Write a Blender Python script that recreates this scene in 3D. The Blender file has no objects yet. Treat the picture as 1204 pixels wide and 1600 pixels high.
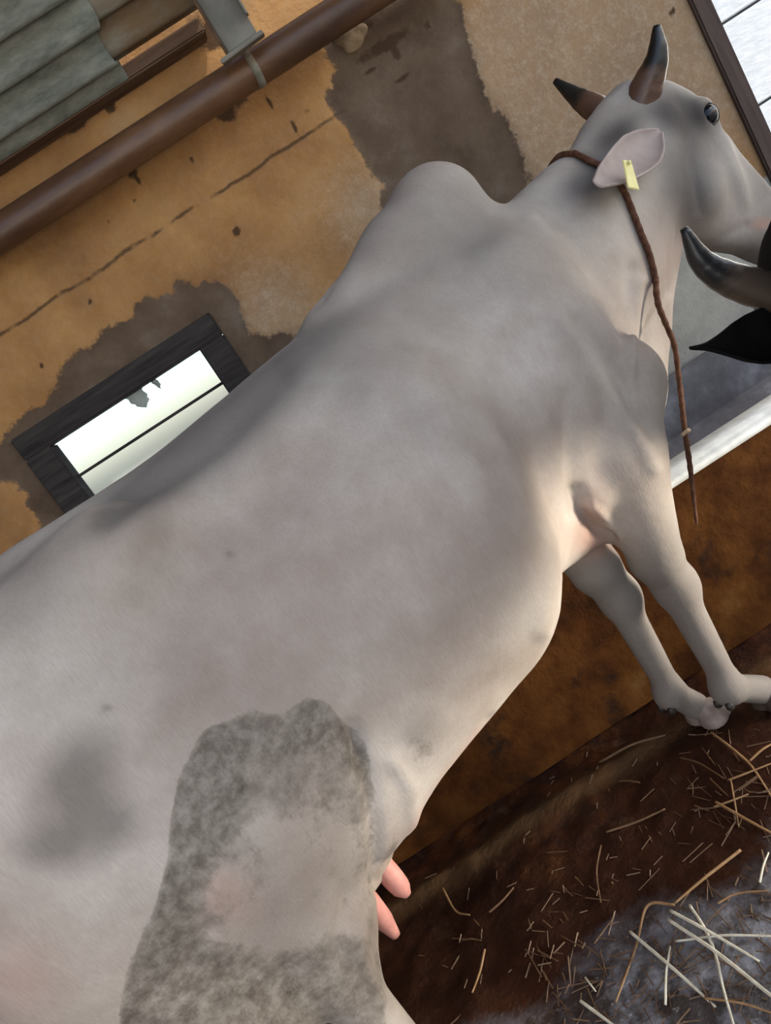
import bpy, bmesh, math, random
import numpy as np
from mathutils import Vector, Matrix
random.seed(7); rng = np.random.default_rng(7)
C = bpy.context.scene.collection
R_ = math.radians

# ---------------------------------------------------------------- camera
FPX, PITCH, ROLL, EYE = 1200.0, R_(13.0), R_(33.0), 1.25
CAM = np.array((0.0, 0.0, EYE))
fw = np.array((0, math.cos(PITCH), -math.sin(PITCH)))
rt0 = np.array((1.0, 0, 0)); up0 = np.array((0, math.sin(PITCH), math.cos(PITCH)))
rt = math.cos(ROLL) * rt0 - math.sin(ROLL) * up0
up = math.sin(ROLL) * rt0 + math.cos(ROLL) * up0
cd = bpy.data.cameras.new('camera'); cam = bpy.data.objects.new('camera', cd); C.objects.link(cam)
cd.sensor_fit = 'VERTICAL'; cd.sensor_height = 36; cd.lens = 36 * FPX / 1600; cd.clip_start = .02
cam.matrix_world = Matrix(((rt[0], up[0], -fw[0], 0), (rt[1], up[1], -fw[1], 0), (rt[2], up[2], -fw[2], EYE), (0, 0, 0, 1)))
bpy.context.scene.camera = cam

def ray(px, py):
    return fw + rt * (px - 602) / FPX - up * (py - 800) / FPX
def at_y(px, py, y):
    d = ray(px, py); return CAM + d * (y / d[1])
def at_z(px, py, z):
    d = ray(px, py); return CAM + d * ((z - EYE) / d[2])
def project(P):
    q = P - CAM; w = q @ fw
    return np.stack((602 + FPX * (q @ rt) / w, 800 - FPX * (q @ up) / w), 1)

# ---------------------------------------------------------------- world, sun, big lights, exposure
sc = bpy.context.scene
sc.view_settings.view_transform = 'Standard'; sc.view_settings.look = 'None'
sc.view_settings.exposure = -0.08; sc.view_settings.gamma = 1.0; sc.view_settings.use_curve_mapping = False
wd = bpy.data.worlds.new('sky'); sc.world = wd; wd.use_nodes = True
nt = wd.node_tree; bgn = nt.nodes['Background']
sky = nt.nodes.new('ShaderNodeTexSky'); sky.sky_type = 'NISHITA'; sky.sun_disc = False
sky.sun_elevation = R_(48); sky.sun_rotation = R_(110); sky.air_density = 1.0; sky.dust_density = 2.2
nt.links.new(sky.outputs[0], bgn.inputs[0]); bgn.inputs[1].default_value = 0.40
sun = bpy.data.lights.new('sun', 'SUN'); sun.energy = 3.0; sun.angle = R_(2); sun.color = (1, .95, .86)
so = bpy.data.objects.new('sun', sun); C.objects.link(so)
so.rotation_euler = Vector((-.55, .42, -.72)).to_track_quat('-Z', 'Y').to_euler()
def area(name, loc, tgt, sx, sy, e, col):
    l = bpy.data.lights.new(name, 'AREA'); l.shape = 'RECTANGLE'; l.size = sx; l.size_y = sy; l.energy = e; l.color = col
    o = bpy.data.objects.new(name, l); C.objects.link(o); o.location = loc
    o.rotation_euler = (Vector(tgt) - Vector(loc)).to_track_quat('-Z', 'Y').to_euler(); return o
area('daylight_front_opening', (-.5, -2.5, .72), (.1, 1.3, .75), 3.2, 1.0, 48, (1, .94, .86))
area('daylight_right_opening', (2.9, .55, .36), (.40, 1.30, .52), 1.2, .5, 11, (1, .92, .80)).data.spread = R_(28)
area('rump_fill_left', (-2.7, -.4, 2.0), (-.5, 1.1, 1.1), 1.0, .9, 7, (.55, .80, 1))  # added blue fill lamp for the rump; the left wall has no opening
area('daylight_doorway', (2.4, 2.95, 1.4), (.7, 1.2, .8), 1.0, 1.8, 30, (1, .94, .84))

# ---------------------------------------------------------------- material helpers
class N:
    def __init__(s, name, rough=.8, spec=.3):
        s.m = bpy.data.materials.new(name); s.m.use_nodes = True; s.t = s.m.node_tree
        s.b = s.t.nodes['Principled BSDF']; s.b.inputs['Roughness'].default_value = rough
        s.b.inputs['Specular IOR Level'].default_value = spec
        s.tc = s.t.nodes.new('ShaderNodeTexCoord')
    def n(s, ty, **k):
        x = s.t.nodes.new(ty)
        for a, v in k.items(): setattr(x, a, v)
        return x
    def lk(s, a, b): s.t.links.new(a, b)
    def noise(s, scale, detail=4, rough=.55, stretch=None, dist=0, off=(0, 0, 0)):
        x = s.n('ShaderNodeTexNoise'); x.inputs['Scale'].default_value = scale; x.inputs['Detail'].default_value = detail
        x.inputs['Roughness'].default_value = rough; x.inputs['Distortion'].default_value = dist
        mp = s.n('ShaderNodeMapping'); mp.inputs['Scale'].default_value = stretch or (1, 1, 1); mp.inputs['Location'].default_value = off
        s.lk(s.tc.outputs['Object'], mp.inputs[0]); s.lk(mp.outputs[0], x.inputs[0]); return x.outputs[0]
    def ramp(s, fac, stops, interp='LINEAR'):
        r = s.n('ShaderNodeValToRGB'); r.color_ramp.interpolation = interp; e = r.color_ramp.elements
        while len(e) < len(stops): e.new(.5)
        for q, (p, c) in zip(e, stops):
            q.position = p; q.color = (*c, 1) if not isinstance(c, (int, float)) else (c, c, c, 1)
        s.lk(fac, r.inputs[0]); return r.outputs[0]
    def mix(s, fac, a, b, bt='MIX'):
        x = s.n('ShaderNodeMix', data_type='RGBA', blend_type=bt)
        for i, v in ((0, fac), (6, a), (7, b)):
            if isinstance(v, (int, float)): x.inputs[i].default_value = v
            elif isinstance(v, tuple): x.inputs[i].default_value = (*v, 1)
            else: s.lk(v, x.inputs[i])
        return x.outputs[2]
    def math(s, op, a, b=0, clamp=False):
        x = s.n('ShaderNodeMath', operation=op, use_clamp=clamp)
        for i, v in enumerate((a, b)):
            if isinstance(v, (int, float)): x.inputs[i].default_value = v
            else: s.lk(v, x.inputs[i])
        return x.outputs[0]
    def attr(s, name):
        return s.n('ShaderNodeAttribute', attribute_name=name).outputs['Fac']
    def pos(s, axis):
        g = s.n('ShaderNodeNewGeometry'); x = s.n('ShaderNodeSeparateXYZ'); s.lk(g.outputs['Position'], x.inputs[0]); return x.outputs[axis]
    def col(s, c):
        if isinstance(c, tuple): s.b.inputs['Base Color'].default_value = (*c, 1)
        else: s.lk(c, s.b.inputs['Base Color'])
        return s
    def bump(s, h, strength=.3, dist=.01):
        x = s.n('ShaderNodeBump'); x.inputs['Strength'].default_value = strength; x.inputs['Distance'].default_value = dist
        s.lk(h, x.inputs['Height']); s.lk(x.outputs[0], s.b.inputs['Normal']); return s

def simple(name, c1, c2, scale=12, rough=.7, spec=.3, stretch=None, bump=.3, bd=.004):
    q = N(name, rough, spec); n = q.noise(scale, 5, .6, stretch)
    q.col(q.ramp(n, [(.3, c1), (.7, c2)])).bump(n, bump, bd); return q.m

# ---------------------------------------------------------------- object helpers
def link(name, me, mat=None, parent=None, smooth=True):
    o = bpy.data.objects.new(name, me); C.objects.link(o)
    if mat: me.materials.append(mat)
    if smooth and len(me.polygons): me.polygons.foreach_set('use_smooth', [True] * len(me.polygons))
    if parent: o.parent = parent
    return o
def mesh(name, v, f, mat=None, parent=None, smooth=True):
    me = bpy.data.meshes.new(name); me.from_pydata([tuple(map(float, p)) for p in v], [], [tuple(map(int, q)) for q in f]); me.validate(); me.update()
    return link(name, me, mat, parent, smooth)
def empty(name, loc=(0, 0, 0), rz=0):
    o = bpy.data.objects.new(name, None); C.objects.link(o); o.location = loc; o.rotation_euler = (0, 0, rz); o.empty_display_size = .05; return o
def tag(o, label, cat, group=None, kind=None):
    o['label'] = label; o['category'] = cat
    if group: o['group'] = group
    if kind: o['kind'] = kind
    return o
def struct(o, label=None):
    o['kind'] = 'structure'
    if label: o['label'] = label
    return o
def box(name, lo, hi, mat, parent=None, bev=.004, smooth=False):
    bm = bmesh.new(); bmesh.ops.create_cube(bm, size=1)
    for v in bm.verts: v.co = Vector([lo[i] + (hi[i] - lo[i]) * (v.co[i] + .5) for i in range(3)])
    if bev: bmesh.ops.bevel(bm, geom=bm.edges[:], offset=bev, segments=2, affect='EDGES')
    me = bpy.data.meshes.new(name); bm.to_mesh(me); bm.free(); return link(name, me, mat, parent, smooth)
def spline(pts, n):
    pts = np.array(pts, float); P = np.vstack((2 * pts[0] - pts[1], pts, 2 * pts[-1] - pts[-2])); out = []
    m = len(pts) - 1
    for t in np.linspace(0, m, n):
        i = min(int(t), m - 1); u = t - i; a, b, c, d = P[i:i + 4]
        out.append(.5 * ((2 * b) + (-a + c) * u + (2 * a - 5 * b + 4 * c - d) * u * u + (-a + 3 * b - 3 * c + d) * u ** 3))
    return np.array(out)
def tube(name, pts, rad, mat, parent=None, n=24, seg=10, wob=0):
    """tapered tube along a smooth curve; rad scalar or list per control point"""
    P = spline(pts, n) if len(pts) > 2 else np.array([np.array(pts[0]) + (np.array(pts[1]) - np.array(pts[0])) * t for t in np.linspace(0, 1, n)], float)
    if isinstance(rad, (int, float)): rr = np.full(n, rad)
    else: rr = np.interp(np.linspace(0, 1, n), np.linspace(0, 1, len(rad)), rad)
    if wob: rr = rr * (1 + wob * np.sin(np.arange(n) * 1.7))
    T = np.gradient(P, axis=0); T /= np.linalg.norm(T, axis=1)[:, None] + 1e-9
    ref = np.array((0, 0, 1.)) if abs(T[0][2]) < .9 else np.array((1., 0, 0))
    A = np.cross(T[0], ref); A /= np.linalg.norm(A); V = []
    for i in range(n):
        A = A - T[i] * (A @ T[i]); A /= np.linalg.norm(A); B = np.cross(T[i], A)
        for k in range(seg):
            a = 2 * math.pi * k / seg; V.append(P[i] + rr[i] * (math.cos(a) * A + math.sin(a) * B))
    F = [(i * seg + k, i * seg + (k + 1) % seg, (i + 1) * seg + (k + 1) % seg, (i + 1) * seg + k) for i in range(n - 1) for k in range(seg)]
    F.append(tuple(reversed(range(seg)))); F.append(tuple(range((n - 1) * seg, n * seg)))
    return mesh(name, V, F, mat, parent)
def setattr_f(o, name, arr):
    a = o.data.attributes.new(name, 'FLOAT', 'POINT'); a.data.foreach_set('value', np.asarray(arr, np.float32))
def poly_sd(P, poly):
    """signed distance (negative inside) of 2-D points to a polygon"""
    poly = np.array(poly, float); d = np.full(len(P), 1e18); s = np.ones(len(P)); n = len(poly)
    for i in range(n):
        a, b = poly[i], poly[i - 1]; e = b - a; w = P - a
        h = np.clip((w @ e) / (e @ e), 0, 1); q = w - h[:, None] * e; d = np.minimum(d, (q ** 2).sum(1))
        c1 = P[:, 1] >= a[1]; c2 = P[:, 1] < b[1]; c3 = e[0] * w[:, 1] > e[1] * w[:, 0]
        s = np.where((c1 & c2 & c3) | (~c1 & ~c2 & ~c3), -s, s)
    return s * np.sqrt(d)
def sstep(a, b, x):
    t = np.clip((x - a) / (b - a), 0, 1); return t * t * (3 - 2 * t)

# ---------------------------------------------------------------- signed-distance modelling (blended muscles -> one skin)
class Field:
    def __init__(s, lo, hi, res):
        s.lo = np.array(lo, float); s.res = res; s.n = [int((hi[i] - lo[i]) / res) + 2 for i in range(3)]
        s.ax = [np.float32(lo[i]) + np.float32(res) * np.arange(s.n[i], dtype=np.float32) for i in range(3)]
        s.D = np.full(s.n, .5, np.float32)
    def add(s, fn, lo, hi, k=.03, sub=False):
        m = k + 3 * s.res; sl = []
        for i in range(3):
            a = max(0, int((lo[i] - m - s.lo[i]) / s.res)); b = min(s.n[i], int((hi[i] + m - s.lo[i]) / s.res) + 2)
            if b <= a: return
            sl.append(slice(a, b))
        X = s.ax[0][sl[0]][:, None, None]; Y = s.ax[1][sl[1]][None, :, None]; Z = s.ax[2][sl[2]][None, None, :]
        dn = fn(X, Y, Z).astype(np.float32); d = s.D[tuple(sl)]
        if sub: d = -d
        h = np.clip(.5 + .5 * (d - dn) / k, 0, 1); r = d + (dn - d) * h - k * h * (1 - h)
        s.D[tuple(sl)] = -r if sub else r
    def cone(s, a, b, ra, rb, k=.03, sy=1.0, sub=False):
        a = np.array(a, float); b = np.array(b, float); sc_ = np.array((1, sy, 1)); a2, b2 = a / sc_, b / sc_; ba = b2 - a2; L = ba @ ba
        def fn(X, Y, Z):
            x, y, z = X - a2[0], Y / sy - a2[1], Z - a2[2]
            h = np.clip((x * ba[0] + y * ba[1] + z * ba[2]) / L, 0, 1)
            return (np.sqrt((x - h * ba[0]) ** 2 + (y - h * ba[1]) ** 2 + (z - h * ba[2]) ** 2) - (ra + (rb - ra) * h)) * (min(1, sy) ** .5)
        r = max(ra, rb); s.add(fn, np.minimum(a, b) - r * np.maximum(sc_, 1), np.maximum(a, b) + r * np.maximum(sc_, 1), k, sub)
    def ell(s, c, r, k=.03, pitch=0, yaw=0, roll=0, sub=False):
        M = np.array(Matrix.Rotation(R_(yaw), 3, 'Z') @ Matrix.Rotation(R_(pitch), 3, 'Y') @ Matrix.Rotation(R_(roll), 3, 'X')).T
        def fn(X, Y, Z):
            x, y, z = X - c[0], Y - c[1], Z - c[2]
            q = [(M[i][0] * x + M[i][1] * y + M[i][2] * z) / r[i] for i in range(3)]
            k0 = np.sqrt(q[0] ** 2 + q[1] ** 2 + q[2] ** 2) + 1e-6
            k1 = np.sqrt((q[0] / r[0]) ** 2 + (q[1] / r[1]) ** 2 + (q[2] / r[2]) ** 2) + 1e-6
            return k0 * (k0 - 1) / k1
        m = max(r); s.add(fn, np.array(c) - m, np.array(c) + m, k, sub)
    def mesh(s):
        D = s.D; ins = D < 0; n = s.n
        cnt = np.zeros([x - 1 for x in n], np.int8)
        offs = [(i, j, k) for i in (0, 1) for j in (0, 1) for k in (0, 1)]
        for i, j, k in offs: cnt += ins[i:n[0] - 1 + i, j:n[1] - 1 + j, k:n[2] - 1 + k]
        act = np.argwhere((cnt > 0) & (cnt < 8)); ids = np.full(cnt.shape, -1, np.int32); ids[tuple(act.T)] = np.arange(len(act))
        val = {o: D[act[:, 0] + o[0], act[:, 1] + o[1], act[:, 2] + o[2]] for o in offs}
        S = np.zeros((len(act), 3)); W = np.zeros(len(act))
        for o in offs:
            for ax in range(3):
                if o[ax]: continue
                p = list(o); p[ax] = 1; va, vb = val[o], val[tuple(p)]; m = (va < 0) != (vb < 0)
                t = np.where(m, va / np.where(m, va - vb, 1), 0); q = np.tile(np.array(o, float), (len(act), 1)); q[:, ax] = t
                S += q * m[:, None]; W += m
        V = s.lo + s.res * (act + S / W[:, None]); F = []
        for ax in range(3):
            b, c = (ax + 1) % 3, (ax + 2) % 3
            sa = [slice(None)] * 3; sb = [slice(None)] * 3; sa[ax] = slice(0, -1); sb[ax] = slice(1, None)
            A, B = ins[tuple(sa)], ins[tuple(sb)]
            for flip, M in ((0, A & ~B), (1, ~A & B)):
                e = np.argwhere(M); e = e[(e[:, b] > 0) & (e[:, c] > 0) & (e[:, b] < n[b] - 1) & (e[:, c] < n[c] - 1)]
                def g(db, dc):
                    q = e.copy(); q[:, b] -= db; q[:, c] -= dc; return ids[tuple(q.T)]
                quad = np.stack((g(0, 0), g(1, 0), g(1, 1), g(0, 1)), 1)
                F.append(quad[:, ::-1] if flip else quad)
        F = np.vstack(F)
        # two rounds of smoothing
        for lam in (.6, -.35, .6, -.3):
            acc = np.zeros_like(V); w = np.zeros(len(V))
            for i in range(4):
                a, b_ = F[:, i], F[:, (i + 1) % 4]
                for ch in range(3): acc[:, ch] += np.bincount(a, V[b_, ch], len(V)) + np.bincount(b_, V[a, ch], len(V))
                w += np.bincount(a, minlength=len(V)) + np.bincount(b_, minlength=len(V))
            V = V + lam * (acc / np.maximum(w, 1)[:, None] - V)
        return V, F
def fast_mesh(name, V, F, mat, parent=None):
    me = bpy.data.meshes.new(name); me.vertices.add(len(V)); me.vertices.foreach_set('co', np.asarray(V, np.float32).ravel())
    me.loops.add(F.size); me.loops.foreach_set('vertex_index', F.astype(np.int32).ravel())
    me.polygons.add(len(F)); me.polygons.foreach_set('loop_start', np.arange(0, F.size, F.shape[1], dtype=np.int32))
    me.update(calc_edges=True); me.validate(); return link(name, me, mat, parent, True)
def grid(name, us, vs, fn, mat, parent=None):
    U, Vv = np.meshgrid(us, vs, indexing='ij'); P = fn(U.ravel(), Vv.ravel()); m = len(vs)
    i = np.arange(len(us) - 1)[:, None]; j = np.arange(m - 1)[None, :]; a = (i * m + j).ravel()
    return fast_mesh(name, P, np.stack((a, a + m, a + m + 1, a + 1), 1), mat, parent)
def vnoise(x, y, seed=0):
    r = np.random.default_rng(seed); T = r.random((64, 64)); xi = np.floor(x).astype(int); yi = np.floor(y).astype(int)
    u = x - xi; v = y - yi; u = u * u * (3 - 2 * u); v = v * v * (3 - 2 * v); g = lambda a, b: T[a % 64, b % 64]
    return (g(xi, yi) * (1 - u) + g(xi + 1, yi) * u) * (1 - v) + (g(xi, yi + 1) * (1 - u) + g(xi + 1, yi + 1) * u) * v
def fbm(x, y, seed=0, o=4):
    return sum(vnoise(x * 2 ** i, y * 2 ** i, seed + i) / 2 ** i for i in range(o)) / (2 - 2 ** (1 - o))
#@@MATERIALS
# ---------------------------------------------------------------- materials
def m_wall():
    q = N('ochre_limewash_plaster', .9, .15)
    n1 = q.noise(3.2, 6, .6); n2 = q.noise(22, 5, .65); n3 = q.noise(95, 3, .6)
    ochre = q.ramp(n1, [(.3, (.20, .09, .028)), (.48, (.31, .15, .045)), (.62, (.40, .21, .072)), (.78, (.38, .24, .12))])
    ochre = q.mix(q.ramp(n2, [(.35, 0), (.75, .55)]), ochre, (.27, .145, .06))
    wht = q.attr('speckle'); sp = q.math('MULTIPLY', q.math('MULTIPLY', wht, .8), q.ramp(q.noise(45, 6, .8), [(.46, 0), (.70, .8)]))
    ochre = q.mix(sp, ochre, (.62, .50, .36))
    ochre = q.mix(q.math('MULTIPLY', wht, .55), ochre, (.34, .265, .185))
    cem = q.ramp(q.noise(6, 6, .6, off=(3, 1, 2)), [(.3, (.07, .044, .026)), (.55, (.13, .09, .058)), (.75, (.19, .15, .115))])
    cem = q.mix(q.ramp(n2, [(.3, .35), (.7, 0)]), cem, (.09, .06, .045))
    lw = q.ramp(q.noise(5, 6, .6, off=(8, 0, 0)), [(.3, (.24, .23, .205)), (.5, (.36, .345, .295)), (.75, (.46, .44, .38))])
    pk = q.math('ADD', q.attr('peel'), q.math('MULTIPLY', q.math('SUBTRACT', q.noise(16, 6, .7), .5), -.12))
    pm = q.ramp(q.math('ADD', q.math('MULTIPLY', pk, -22), .5), [(.35, 0), (.65, 1)])
    c = q.mix(pm, ochre, cem)
    lm = q.ramp(q.math('ADD', q.attr('dado'), q.math('MULTIPLY', q.math('SUBTRACT', n1, .5), .25)), [(.45, 0), (.55, 1)])
    c = q.mix(lm, c, lw)
    # old crack along the plaster joint and sooty marks with shapes of their own; wall top darker
    z = q.pos(2); ck = q.math('ABSOLUTE', q.math('SUBTRACT', q.math('ADD', z, q.math('MULTIPLY', q.math('SUBTRACT', q.noise(9, 4, .6), .5), .03)), 1.826))
    ck = q.math('MULTIPLY', q.ramp(ck, [(.0025, 1), (.0065, 0)]), q.ramp(q.noise(11, 3, .6, off=(5, 5, 5)), [(.36, 0), (.5, 1)]))
    ck = q.math('MULTIPLY', ck, q.attr('crackzone'))
    c = q.mix(q.math('MULTIPLY', ck, .85), c, (.045, .028, .018))
    sm = q.math('ADD', q.attr('soot_topdark'), q.math('MULTIPLY', q.math('SUBTRACT', q.noise(24, 5, .7, off=(1, 7, 0)), .5), 1.3))
    c = q.mix(q.ramp(sm, [(.45, 0), (.75, .92)]), c, (.05, .028, .015))
    h = q.math('ADD', q.math('MULTIPLY', n2, .7), q.math('MULTIPLY', n3, .3)); h = q.math('SUBTRACT', h, ck)
    q.col(c).bump(h, .45, .012); return q.m
def m_floor():
    q = N('dung_stained_concrete_floor', .6, .2)
    n1 = q.noise(4.5, 6, .6); n2 = q.noise(20, 6, .65); n3 = q.noise(90, 4, .6)
    mud = q.ramp(n1, [(.3, (.020, .005, .0012)), (.5, (.060, .016, .003)), (.68, (.12, .038, .007)), (.8, (.16, .070, .018))])
    mud = q.mix(q.ramp(n2, [(.35, .8), (.6, 0)]), mud, (.014, .006, .004))
    mud = q.mix(q.ramp(q.noise(11, 5, .6, off=(4, 2, 0)), [(.60, 0), (.74, .6)]), mud, (.20, .12, .06))
    con = q.ramp(n2, [(.3, (.09, .08, .075)), (.55, (.30, .30, .315)), (.75, (.44, .455, .49))])
    con = q.mix(q.ramp(q.noise(9, 6, .7, off=(9, 2, 0)), [(.42, .9), (.56, 0)]), con, (.05, .035, .025))
    con = q.mix(q.ramp(n3, [(.64, 0), (.70, .7)]), con, (.6, .58, .5))
    y = q.pos(1); e = q.math('ADD', y, q.math('MULTIPLY', q.math('SUBTRACT', n1, .5), .28))
    e = q.math('ADD', e, q.math('MULTIPLY', q.math('SUBTRACT', n2, .5), .10))
    w = q.ramp(q.math('SUBTRACT', e, .72), [(.42, 1), (.56, 0)])
    dk = q.ramp(q.math('SUBTRACT', e, 1.0), [(.50, .75), (.72, 0)])
    rg = q.attr('ridge')
    c = q.mix(dk, mud, (.032, .009, .002)); c = q.mix(q.math('MULTIPLY', rg, .55), c, (.15, .085, .035)); c = q.mix(w, c, con)
    q.col(c); q.lk(q.ramp(w, [(0, .85), (1, .38)]), q.b.inputs['Roughness'])
    q.bump(q.math('ADD', q.math('MULTIPLY', n2, .8), q.math('MULTIPLY', n3, .25)), .7, .02); return q.m
def m_coat():
    q = N('cream_grey_cattle_coat', .75, .18)
    n1 = q.noise(3.0, 5, .55); n2 = q.noise(11, 5, .6); h1 = q.noise(60, 4, .6, (1, 1, .35)); h2 = q.noise(260, 2, .6, (1.6, 1, .25))
    c = q.ramp(n1, [(.3, (.25, .20, .165)), (.48, (.37, .32, .275)), (.7, (.48, .435, .385))])
    c = q.mix(q.ramp(n2, [(.35, .35), (.6, 0)]), c, (.25, .205, .17))
    c = q.mix(q.math('MULTIPLY', q.attr('grey'), .8), c, (.115, .104, .094))  # grey hair, and part of the cow's shade mixed into the coat
    c = q.mix(q.attr('white'), c, (.56, .51, .43))  # highlights painted into the coat
    c = q.mix(q.attr('pink'), c, (.40, .20, .145))
    dd = q.attr('dung'); e = q.math('ADD', dd, q.math('MULTIPLY', q.math('SUBTRACT', q.noise(26, 6, .72, (1, 1, .7)), .5), .9))
    e = q.math('MULTIPLY', q.ramp(e, [(.36, 0), (.52, .62), (.8, .9)]), q.ramp(dd, [(0.02, 0), (.14, 1)]))
    dc = q.ramp(q.noise(40, 5, .7, off=(2, 2, 2)), [(.3, (.055, .044, .033)), (.48, (.135, .116, .093)), (.68, (.25, .225, .19))])
    c = q.mix(e, c, dc)
    st = q.math('ADD', q.attr('stain'), q.math('MULTIPLY', q.math('SUBTRACT', n2, .5), .9))
    c = q.mix(q.math('MULTIPLY', q.ramp(st, [(.3, 0), (.9, .7)]), q.ramp(q.attr('stain'), [(.02, 0), (.3, 1)])), c, (.115, .10, .085))
    dk = q.attr('dark'); c = q.mix(dk, c, (.035, .028, .024))  # dark marks and painted head shade
    c = q.mix(.10, c, q.ramp(h2, [(.3, (.2, .18, .16)), (.7, (.8, .78, .72))]), 'OVERLAY')
    q.col(c).bump(q.math('ADD', q.math('MULTIPLY', h1, .6), q.math('MULTIPLY', h2, .3)), .22, .006)
    q.b.inputs['Sheen Weight'].default_value = .03
    return q.m
def m_horn(name, base, tipz, inv=False):
    q = N(name, .38, .5); n = q.noise(30, 4, .6, (1, 1, 2.5)); t = q.attr('along')
    c = q.ramp(q.math('ADD', t, q.math('MULTIPLY', q.math('SUBTRACT', n, .5), .3)), [(.0, (.03, .022, .018)), (.25, base), (.48, base), (.62, tipz), (1, (.008, .008, .008))])
    q.col(c).bump(n, .25, .004); return q.m
M_wall = m_wall(); M_floor = m_floor(); M_coat = m_coat()
M_horn = m_horn('brown_and_black_horn', (.10, .052, .032), (.014, .012, .010))
M_horn2 = m_horn('smoky_black_horn', (.085, .06, .042), (.012, .011, .010))
M_black = simple('glossy_black_coat', (.003, .0025, .0025), (.007, .006, .006), 40, .8, .12, (1, 1, .3), .3, .004)
M_hoof = simple('dark_hoof', (.035, .026, .02), (.09, .07, .055), 25, .5, .4)
M_hoofp = simple('pale_horn_hoof', (.16, .12, .10), (.30, .24, .21), 25, .5, .4)
M_dew = simple('black_dewclaw', (.012, .01, .009), (.03, .024, .02), 25, .5, .4)
M_skin = simple('pink_teat_skin', (.38, .16, .13), (.50, .235, .195), 30, .5, .4)
M_earskin = simple('pale_pink_ear_skin', (.27, .21, .185), (.38, .31, .275), 14, .65, .3)
M_earback = simple('grey_ear_hair', (.16, .14, .125), (.27, .24, .215), 30, .8, .15)
M_tuft = simple('dark_tail_hair', (.03, .025, .02), (.09, .075, .06), 60, .8, .2, (1, 1, .1))
M_rust = None
def m_pipe():
    q = N('rusty_brown_pipe', .42, .45); n = q.noise(7, 6, .65, (.35, 1, 1)); n2 = q.noise(60, 4, .6)
    c = q.ramp(n, [(.3, (.05, .023, .012)), (.5, (.10, .047, .022)), (.7, (.18, .092, .044))]); c = q.mix(q.ramp(n2, [(.6, 0), (.75, .5)]), c, (.09, .05, .03))
    q.col(c).bump(n2, .25, .003); return q.m
M_pipe = m_pipe()
def m_sheet(name, a, b, r, amt):
    q = N(name, .75, .25); n = q.noise(3.5, 6, .65, (.5, 1, 1)); n2 = q.noise(18, 6, .7, (.5, 1.5, 1.5)); n3 = q.noise(70, 3, .6)
    c = q.ramp(n2, [(.3, a), (.7, b)]); c = q.mix(q.ramp(n, [(.62 - amt, 0), (.75 - amt, .85)]), c, r)
    q.col(c).bump(n3, .3, .003); return q.m
M_sheetA = m_sheet('weathered_green_grey_roof_sheet', (.09, .10, .082), (.26, .27, .225), (.17, .12, .07), .02)
M_sheetB = m_sheet('rusted_roof_sheet', (.11, .10, .075), (.26, .25, .20), (.17, .10, .045), .2)
M_wood = simple('dark_weathered_wood', (.016, .013, .012), (.05, .042, .038), 14, .8, .2, (.3, 4, 4), .5, .006)
M_beam = simple('brown_wall_plate_wood', (.06, .035, .022), (.15, .09, .055), 12, .85, .2, (.25, 3, 3), .5, .006)
M_doorwood = simple('brown_door_frame_wood', (.05, .032, .025), (.095, .065, .052), 12, .7, .25, (4, 4, .3), .4, .005)
M_steel = simple('grey_painted_steel', (.13, .12, .095), (.25, .235, .19), 9, .55, .4)
M_lip = simple('whitewashed_trough_lip', (.50, .52, .50), (.76, .77, .73), 20, .75, .3)
M_trough = None
def m_trough():
    q = N('trough_render', .55, .45); n = q.noise(7, 6, .65); n2 = q.noise(30, 5, .65)
    c = q.ramp(n, [(.3, (.09, .085, .085)), (.52, (.15, .145, .148)), (.74, (.32, .32, .33))]); q.col(c).bump(n2, .3, .006); return q.m
M_trough = m_trough()
def m_tface():
    q = N('rust_brown_stained_render', .9, .08); n = q.noise(5, 6, .65); n2 = q.noise(24, 5, .65); n4 = q.noise(7, 4, .6, off=(4, 1, 1))
    c = q.ramp(n, [(.3, (.016, .005, .0015)), (.47, (.048, .016, .0035)), (.62, (.085, .032, .007)), (.8, (.14, .07, .022))])
    c = q.mix(q.ramp(n4, [(.30, .9), (.42, 0)]), c, (.012, .007, .005)); q.col(c).bump(n2, .5, .012); return q.m
M_tface = m_tface()
M_rope = simple('brown_twisted_rope', (.045, .018, .010), (.13, .062, .035), 90, .85, .15, None, .6, .003)
M_ropepale = simple('frayed_pale_rope', (.30, .22, .14), (.50, .40, .28), 90, .85, .15, None, .6, .003)
M_tagp = simple('yellow_tag_plastic', (.62, .55, .20), (.74, .67, .30), 20, .45, .4, None, .1, .002)
M_glass = N('window_glass', .05, .5); M_glass.b.inputs['Transmission Weight'].default_value = 1; M_glass.col((.95, .98, .97)); M_glass.b.inputs['IOR'].default_value = 1.45; M_glass = M_glass.m
M_block = simple('white_painted_block', (.62, .68, .72), (.78, .83, .86), 9, .8, .2, (1, 1, 3), .5, .012)
M_mortar = simple('dark_mortar', (.10, .10, .11), (.2, .2, .21), 20, .9, .1)
M_rag = simple('grey_cobweb_rag', (.36, .38, .37), (.55, .57, .56), 20, .9, .1)
M_ground = simple('outdoor_ground', (.42, .40, .34), (.55, .52, .45), 3, .9, .1)
def m_straw(name, a, b): return simple(name, a, b, 50, .55, .35, (1, 1, 1), .2, .002)
M_strawW = m_straw('pale_dry_straw', (.55, .50, .36), (.78, .74, .60))
M_strawB = m_straw('tan_wet_straw', (.24, .13, .05), (.38, .23, .11))
M_strawD = m_straw('dim_trodden_straw', (.10, .05, .022), (.17, .095, .045))
M_eye = N('dark_wet_eye', .12, .35).col((.004, .005, .007)).m
M_lid = simple('dark_eyelid_skin', (.02, .016, .014), (.05, .04, .035), 40, .5, .4)
M_stone = simple('ochre_grey_stone', (.17, .11, .06), (.32, .24, .15), 12, .9, .15, None, .6, .02)

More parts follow.
